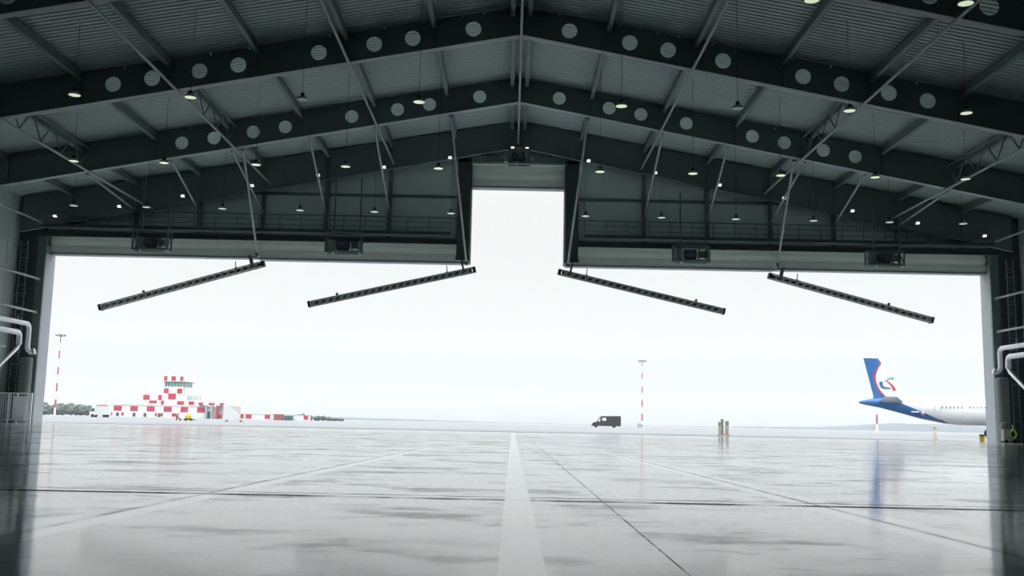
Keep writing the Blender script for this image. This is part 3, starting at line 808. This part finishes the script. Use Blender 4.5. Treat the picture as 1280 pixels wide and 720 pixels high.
# floodlight masts
def mast(x, y, h, label, cabinet):
    R = thing('light_mast', label, 'mast', (x, y, 0), 0, 'red and white light masts')
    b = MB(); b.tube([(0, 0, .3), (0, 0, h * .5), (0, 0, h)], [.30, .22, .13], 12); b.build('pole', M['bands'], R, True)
    MB().lathe([(.8, 0), (.8, .3), (.45, .32)], 12).build('footing', M['lightgrey'], R)
    b = MB(); b.lathe([(.3, h), (1.3, h + .05), (1.3, h + .13), (.3, h + .3)], 16); b.build('head_ring', M['midgrey'], R)
    for k in range(8):
        a = 2 * PI * k / 8
        b = MB(); cx, cy = 1.3 * math.cos(a), 1.3 * math.sin(a)
        b.box(cx - .3, cx + .3, cy - .2, cy + .2, h - .45, h - .0); b.build('floodlight', M['midgrey'], R)
    MB().tube([(0, 0, h + .3), (0, 0, h + 1.1)], .06, 8).build('spike', M['midgrey'], R)
    if cabinet:
        b = MB(); b.box(-1.9, .1, -1.6, -.9, .0, 1.1); b.box(-1.6, -.6, -1.5, -1.0, 1.1, 1.5); b.build('cabinet', M['midgrey'], R)
mast(-136.8, 304, 24.4, 'tall red and white banded light mast near the left door jamb', False)
mast(47.0, 362, 23.9, 'tall red and white light mast with cabinet right of the dark van', True)
R = thing('banded_pole', 'short red and white pole standing under the airliner tail', 'pole', (96.9, 268, 0))
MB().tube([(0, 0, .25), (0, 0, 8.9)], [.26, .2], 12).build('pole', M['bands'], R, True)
MB().lathe([(.6, 0), (.6, .25), (.5, .9), (.26, .92)], 12).build('base_drum', M['orange'], R, True)
MB().lathe([(.3, 8.9), (.34, 9.0), (.3, 9.3), (.1, 9.4)], 12).build('beacon', M['red'], R, True)

# ---- checked control building
BY = 340.0
R = thing('control_building', 'red and white checked airport building with a control tower', 'building', (0, BY, 0))
def block(name, x0, x1, z0, z1, dep, reds, mats=None, y0=0.0):
    b = MB(); b.box(x0, x1, y0, y0 + dep, z0, z1)
    b.use(1)
    for (a, c, e, g_) in reds: b.box(a, c, y0 - .06, y0, e, g_)
    return b.build(name, mats or [M['white'], M['red']], R)
# px-free layout in metres, read off the facade
def X_(u): return -134.9 + (u - 205) * 0.0462
ground_reds = [(X_(a), X_(c), 2.05, 3.75) for a, c in ((240, 298), (360, 415), (480, 537), (603, 661), (726, 780), (846, 905))]
ground_reds += [(X_(a), X_(c), .55, 1.6) for a, c in ((205, 232), (298, 314), (542, 556), (584, 600), (665, 716))]
gw = block('ground_storey', X_(205), X_(1000), 0, 4.0, 14, ground_reds)
for u in (270, 390, 470, 573):
    MB().box(X_(u - 10), X_(u + 10), -.09, -.0, .3, 1.5).build('ground_window', M['glass'], gw)
MB().box(X_(200), X_(905), -.15, 14.1, 4.0, 4.18).build('roof_edge', M['lightgrey'], R)
up_reds = [(X_(445), X_(490), 5.9, 7.6), (X_(553), X_(580), 5.9, 7.6), (X_(490), X_(545), 4.75, 5.75), (X_(575), X_(600), 4.4, 5.75)]
block('upper_storey', X_(443), X_(600), 4.19, 8.0, 10, up_reds, y0=.6)
mid_reds = [(X_(695), X_(745), 4.5, 5.7), (X_(780), X_(820), 4.5, 5.7), (X_(862), X_(895), 4.5, 5.4), (X_(935), X_(978), 4.6, 5.3), (X_(1015), X_(1045), 4.6, 5.3)]
block('middle_storey', X_(600), X_(860), 4.19, 5.95, 11, mid_reds[:2], y0=.3)
sh_reds = [(X_(586), X_(621), 8.25, 9.9), (X_(684), X_(721), 8.25, 9.9), (X_(621), X_(677), 6.2, 8.2), (X_(600), X_(621), 4.4, 6.15)]
block('tower_shaft', X_(585), X_(728), 5.96, 10.5, 7, [r for r in sh_reds if r[2] > 5.9], y0=1.2)
MB().box(X_(728) + .01, X_(748), 1.5, 7.5, 5.96, 10.4).build('stair_core', M['lightgrey'], R)  # added grey box: the shaft's shaded right face put into colour
MB().box(X_(588), X_(742), 1.4, 8.6, 10.51, 12.0).build('cab_glazing', M['cabglass'], R)
m = MB()
for u in range(588, 745, 22): m.box(X_(u) - .06, X_(u) + .06, 1.3, 1.39, 10.51, 12.0)
m.build('cab_mullions', M['white'], R)
MB().box(X_(578), X_(758), .9, 9.0, 12.0, 12.25).build('balcony', M['midgrey'], R)
par = [(X_(586), X_(610), 12.5, 14.0), (X_(640), X_(672), 12.5, 14.0), (X_(704), X_(727), 12.5, 14.0)]
block('parapet', X_(583), X_(765), 12.26, 14.6, 8.4, par, y0=.7)
m = MB()
for u in (600, 650, 705): m.tube([(X_(u), 4, 14.6), (X_(u), 4, 16.6)], .07, 6)
m.build('aerials', M['lightgrey'], R)
b = MB(); b.box(X_(748), X_(862), 3.0, 11, 5.96, 7.75); b.use(1)
for k in range(6): b.box(X_(757 + k * 17), X_(765 + k * 17), 2.95, 3.0, 6.1, 7.5)
b.build('louvred_block', [M['lightgrey'], M['midgrey']], R)
# porch with columns and entrance, right wing stepping down
b = MB(); b.box(X_(862), X_(1045), -1.2, 6, 4.45, 5.75); b.use(1)
for r in mid_reds[2:]: b.box(r[0], r[1], -1.26, -1.2, r[2], r[3])
b.build('porch_canopy', [M['white'], M['red']], R)
for i, u in enumerate((918, 958, 996)):
    MB().box(X_(u - 8), X_(u + 8), -1.1, -.5, 0, 4.44).build('porch_column', M['red'] if i == 2 else M['midgrey'], R)
MB().box(X_(925), X_(950), -.1, -.02, .1, 2.4).build('entrance_door', M['glass'], R)
b = MB(); b.box(X_(1003), X_(1110), 0, 9, 0, 4.4); b.use(1)
for a, c in ((1005, 1028), (1045, 1058)): b.box(X_(a), X_(c), -.06, 0, .3, 1.4)
b.build('right_wing', [M['stone'], M['red']], R)
b = MB()
for k in range(6): b.box(X_(1048 + k * 18), X_(1066 + k * 18), -2.0, -.2, 0, 5.3 - k * .62)
b.build('outer_stair', M['lightgrey'], R)
m = MB()
for k in range(7): m.box(X_(1048 + k * 20) - .05, X_(1048 + k * 20) + .05, -2.05, -1.95, 5.3 - k * .62, 6.2 - k * .62)
m.build('stair_rail', M['midgrey'], R)

# low banded wall leading right from the building
xs = -90.2
R = thing('boundary_wall', 'low red and white banded wall running right from the checked building', 'wall', (0, 338, 0))
b = MB(); b.box(xs, -66.8, 0, .4, 0, 1.75); b.use(1)
for a, c in ((-90.1, -89.0), (-88.4, -86.4), (-82.0, -80.2), (-69.0, -67.5)): b.box(a, c, -.03, 0, .35, 1.72)
b.build('wall_face', [M['white'], M['red']], R)
b = MB(); b.box(xs, -66.8, -.1, .5, 1.75, 1.87); b.build('coping', M['stone'], R)
MB().box(-78.5, -75.6, -2.2, -.3, 0, 2.0).build('kiosk', M['brown'], R)
MB().box(-75.0, -72.4, -2.0, -.3, 0, 1.5).build('container', M['glass'], R)

# ---- airliner: tail to the left, nose to the right
AX = 50.9
R = thing('airliner', 'parked white airliner with blue tail showing past the right jamb', 'airplane', (AX, 148, 0))
def ring(x, zb, zt, hw=None, n=28):
    rz = (zt - zb) / 2; rz_ = rz; hw = hw or rz * .98; c = (zt + zb) / 2
    return [(x, hw * math.cos(2 * PI * j / n), c + rz_ * math.sin(2 * PI * j / n)) for j in range(n)]
b = MB()
b.loft([ring(*a) for a in ((0, 4.60, 4.86), (.25, 4.50, 5.0), (1.1, 4.32, 5.2), (3.0, 3.98, 5.5), (5.4, 3.40, 5.62), (8.8, 2.52, 5.68), (12.3, 1.88, 5.68), (14.6, 1.70, 5.68), (17.9, 1.68, 5.68),
        (26, 1.68, 5.68), (37.5, 1.68, 5.68), (40.0, 1.75, 5.55), (42.0, 1.95, 5.1), (43.4, 2.3, 4.4), (44.2, 2.7, 3.7), (44.5, 3.1, 3.3))])
FU = b.build('fuselage', M['skin'], R, True)
def foil(pts_le_te, axis):
    """tapered aerofoil between sections: (le, te, span position, height, thickness)"""
    rings = []
    for le, te, s, h, t in pts_le_te:
        c = le - te; prof = [(0, 0), (.08, .42), (.3, .5), (.65, .32), (1, .03), (1, -.03), (.65, -.32), (.3, -.5), (.08, -.42)]
        rings.append([((le - u * c), s, h + v * t) if axis == 'h' else (le - u * c, v * t, h) for u, v in prof])
    m = MB(); m.loft(rings); return m
foil([(8.6, 1.95, 0, 5.2, .2), (7.2, 2.12, 0, 5.62, .42), (5.6, 1.7, 0, 7.4, .38), (2.95, .78, 0, 11.2, .22)], 'v').build('tail_fin', M['fin'], R, True); FIN = [c for c in R.children if c.name.startswith('tail_fin')][0]
for s in (-1, 1):
    foil([(6.3, 2.6, s * .7, 4.85, .42), (3.2, 1.5, s * 6.2, 5.45, .2)], 'h').build('tailplane', M['metal'], R, True)
    foil([(27.5, 19.8, s * 1.6, 2.3, .9), (23.0, 18.9, s * 6.5, 2.75, .6), (16.4, 14.8, s * 16.8, 3.7, .22)], 'h').build('wing', M['metal'], R, True)
    foil([(16.4, 15.2, s * 16.85, 3.75, .2), (15.2, 14.5, s * 17.1, 6.0, .1)], 'h').build('winglet', M['blue'], R, True)
    e = MB(); ey = s * 5.9
    e.tube([(28.2, ey, 1.75), (28.0, ey, 1.75), (26.8, ey, 1.75), (24.8, ey, 1.75), (23.9, ey, 1.75)], [.85, 1.05, 1.15, .95, .6], 20)
    e.build('engine', M['white'], R, True)
    MB().box(22.6, 26.6, ey - .12, ey + .12, 2.5, 3.0).build('pylon', M['metal'], R)
    lg = MB(); lg.tube([(20.6, s * 3.6, .58), (20.6, s * 3.4, 2.6)], .16, 10); lg.build('main_gear_leg', M['metal'], R, True)
    for q in (-.4, .4): MB().wheel(20.6, s * 3.6 + q, .58, .58, .4).build('wheel', M['rubber'], R, True)
lg = MB(); lg.tube([(39.5, 0, .4), (39.5, 0, 2.0)], .1, 10); lg.build('nose_gear_leg', M['metal'], R, True)
for q in (-.25, .25): MB().wheel(39.5, q, .4, .4, .22).build('wheel', M['rubber'], R, True)
# cabin windows on the side towards the hangar, in the fuselage skin
a_ = math.asin((4.22 - 3.68) / 2.0); yy = -2.0 * .98 * math.cos(a_)
m = MB(); m.box(-.11, .11, yy - .02, yy + .03, 4.05, 4.38)
win = m.build('cabin_window', M['paleglass'], FU); win.location.x = 11.4
for k in range(1, 44):
    if k in (6, 12): continue
    o = win.copy(); COL.objects.link(o); o.location.x = 11.4 + k * .56
for dx in (10.7, 24.5, 36.6):
    m = MB(); 
    yy = -1.965 if dx > 12 else -1.80
    for x in (dx - .4, dx + .4): m.box(x - .012, x + .012, yy - .03, yy + .06, 3.5, 4.75)
    m.build('door_outline', M['midgrey'], FU)
m = MB(); m.box(42.1, 43.0, -1.35, -1.2, 4.0, 4.4); m.build('cockpit_window', M['glass'], FU)
# swirling emblem on the fin
def stroke(pts, w0, w1):
    n = len(pts); L_, R_ = [], []
    for i, (x, z) in enumerate(pts):
        a, c = pts[max(i - 1, 0)], pts[min(i + 1, n - 1)]
        dx, dz = c[0] - a[0], c[1] - a[1]; l = math.hypot(dx, dz); w = w0 + (w1 - w0) * i / (n - 1)
        L_.append((x - dz / l * w, z + dx / l * w)); R_.append((x + dz / l * w, z - dx / l * w))
    return L_ + R_[::-1]
em = MB()
def strip(pts, w0, w1, mi):
    poly = stroke(pts, w0, w1); n = len(pts)
    em.use(mi)
    vs = [(x, -.25, z) for x, z in poly]
    em.add(vs, [(i, i + 1, 2 * n - 2 - i, 2 * n - 1 - i) for i in range(n - 1)])
def bez(p0, p1, p2, n=10):
    return [((1 - t) ** 2 * p0[0] + 2 * t * (1 - t) * p1[0] + t * t * p2[0], (1 - t) ** 2 * p0[1] + 2 * t * (1 - t) * p1[1] + t * t * p2[1]) for t in [i / n for i in range(n + 1)]]
strip(bez((3.25, 7.75), (2.95, 6.75), (4.6, 6.85)), .26, .07, 0)
strip(bez((5.0, 8.1), (4.9, 8.75), (3.7, 7.75)), .18, .05, 1)
strip(bez((5.15, 6.5), (5.0, 7.3), (4.0, 7.9)), .24, .05, 2)
em.build('fin_emblem', [M['blue'], M['teal'], M['red']], FIN)
m = MB(); m.use(0).box(7.0, 8.1, -1.62, -1.5, 3.38, 3.56); m.build('registration_stripe', M['lightgrey'], FU)
m = MB()
for k, mi in enumerate((0, 1, 2)): m.use(mi).box(8.35, 8.85, -1.70, -1.55, 3.30 - k * .16, 3.45 - k * .16)
m.build('flag', [M['white'], M['blue'], M['red']], FU)

# ---- distance: trees, hills
def trees(name, x0, x1, y, hfun, label, seed):
    rnd = random.Random(seed); b = MB(); x = x0
    bmx = bmesh.new()
    while x < x1:
        h = hfun(x) * rnd.uniform(.8, 1.1); r = max(.6, h * .42)
        mat_ = Matrix.Translation((x, y + rnd.uniform(-4, 4), h * .52)) @ Matrix.Diagonal((r * 1.25, r * 1.25, h * .5, 1))
        res = bmesh.ops.create_icosphere(bmx, subdivisions=3, radius=1.0)
        for v in res['verts']:
            d = noise.noise(v.co * 2.4 + Vector((x, 0, 0))) * .35 + noise.noise(v.co * 6 + Vector((x, 3, 0))) * .15
            v.co = mat_ @ (v.co * (1 + d))
        x += r * rnd.uniform(.8, 1.5)
    me = bpy.data.meshes.new(name); bmx.to_mesh(me); bmx.free(); me.materials.append(M['leaf'])
    o = bpy.data.objects.new(name, me); COL.objects.link(o)
    return tag(o, label, 'trees', None, 'stuff')
trees('distant_trees', -300, -206, 500, lambda x: 5.4, 'hazy belt of trees on the horizon behind the left light mast', 3)
trees('distant_bushes', -88, -69, 420, lambda x: 2.5 + (x + 88) / 19 * -1.4, 'low dark bushes at the end of the banded wall', 5)
def hillz(x):
    pts = [(-1500, 4), (-600, 6), (-328, 5.2), (-186, 3.4), (0, 1.0), (250, .6), (414, 1.2), (560, 3.6), (651, 5.0), (720, 7.5), (778, 13), (830, 17.2), (930, 16.5), (1010, 14), (1200, 10), (1490, 4)]
    for (a, za), (c, zc) in zip(pts, pts[1:]):
        if a <= x <= c: return za + (zc - za) * (x - a) / (c - a)
    return 1
hm = MB(); nx, ny = 150, 10; vs = []
for j in range(ny + 1):
    for i in range(nx + 1):
        x = -1490 + 2980 * i / nx; y = 1900 + 60 * j
        prof = math.sin(PI * min(1, (j + .15) / (ny + .3))) if j else 0
        vs.append((x, y, .02 + prof * hillz(x) * (1 + .12 * noise.noise((x * .02, y * .02, 0)))))
hm.add(vs, [(j * (nx + 1) + i, j * (nx + 1) + i + 1, (j + 1) * (nx + 1) + i + 1, (j + 1) * (nx + 1) + i) for j in range(ny) for i in range(nx)])
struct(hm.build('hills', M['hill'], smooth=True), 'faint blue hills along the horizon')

# ---- haze over the airfield
hz = MB(); hz.box(-1480, 1480, 76.5, 2900, .03, 80)
o = hz.build('haze', None)
o.data.materials.clear()
m = bpy.data.materials.new('airfield_haze'); m.use_nodes = True; nt = m.node_tree
nt.nodes.remove(nt.nodes['Principled BSDF'])
vsn = nt.nodes.new('ShaderNodeVolumeScatter'); vsn.inputs['Density'].default_value = 0.00013
vsn.inputs['Color'].default_value = (0.95, 0.98, 1, 1); vsn.inputs['Anisotropy'].default_value = 0.0
nt.links.new(vsn.outputs[0], nt.nodes['Material Output'].inputs['Volume'])
o.data.materials.append(m)
tag(o, 'thin white haze hanging over the airfield outside', 'haze', None, 'stuff')

# ------------------------------------------------------------------ sky, camera, colour
SKY_TOP = 5.7
W = bpy.data.worlds.new('overcast'); SC.world = W; W.use_nodes = True
nt = W.node_tree; bg = nt.nodes['Background']
# overcast: pale and hazy at the horizon, much brighter towards the zenith
tc = nt.nodes.new('ShaderNodeTexCoord'); sx = nt.nodes.new('ShaderNodeSeparateXYZ')
nt.links.new(tc.outputs['Generated'], sx.inputs[0])
mr = nt.nodes.new('ShaderNodeMapRange'); mr.interpolation_type = 'SMOOTHSTEP'
mr.inputs['From Min'].default_value = 0.20; mr.inputs['From Max'].default_value = 0.75
mr.inputs['To Min'].default_value = 1.0; mr.inputs['To Max'].default_value = SKY_TOP
nt.links.new(sx.outputs['Z'], mr.inputs['Value'])
lo = nt.nodes.new('ShaderNodeMapRange'); lo.inputs['From Min'].default_value = 0.0; lo.inputs['From Max'].default_value = 0.075
nt.links.new(sx.outputs['Z'], lo.inputs['Value'])
cr = nt.nodes.new('ShaderNodeMix'); cr.data_type = 'RGBA'
cr.inputs['A'].default_value = (0.51, 0.55, 0.575, 1); cr.inputs['B'].default_value = (0.865, 0.89, 0.885, 1)
nt.links.new(lo.outputs['Result'], cr.inputs['Factor']); nt.links.new(cr.outputs['Result'], bg.inputs['Color'])
nt.links.new(mr.outputs['Result'], bg.inputs['Strength'])

cam = bpy.data.cameras.new('camera'); co = bpy.data.objects.new('camera', cam); COL.objects.link(co); SC.camera = co
FPX, PIT, ROL, YAW = 1255.9, 0.1335, 0.0205, -0.0007
cam.sensor_width = 36; cam.lens = FPX / 1280 * 36; cam.clip_start = .05; cam.clip_end = 6000
cy, sy = math.cos(YAW), math.sin(YAW)
fw = Vector((sy * math.cos(PIT), cy * math.cos(PIT), math.sin(PIT))); r = Vector((cy, -sy, 0)); u = r.cross(fw)
c, s = math.cos(ROL), math.sin(ROL)
r2 = c * r + s * u; u2 = -s * r + c * u
Mx = Matrix((r2, u2, -fw)).transposed().to_4x4(); Mx.translation = (-0.1875, 0, 0.6837)
co.matrix_world = Mx

SC.view_settings.view_transform = 'Standard'; SC.view_settings.look = 'None'
SC.view_settings.exposure = 0; SC.view_settings.gamma = 1; SC.view_settings.use_curve_mapping = False
SC.cycles.max_bounces = 10; SC.cycles.diffuse_bounces = 6; SC.cycles.volume_bounces = 3
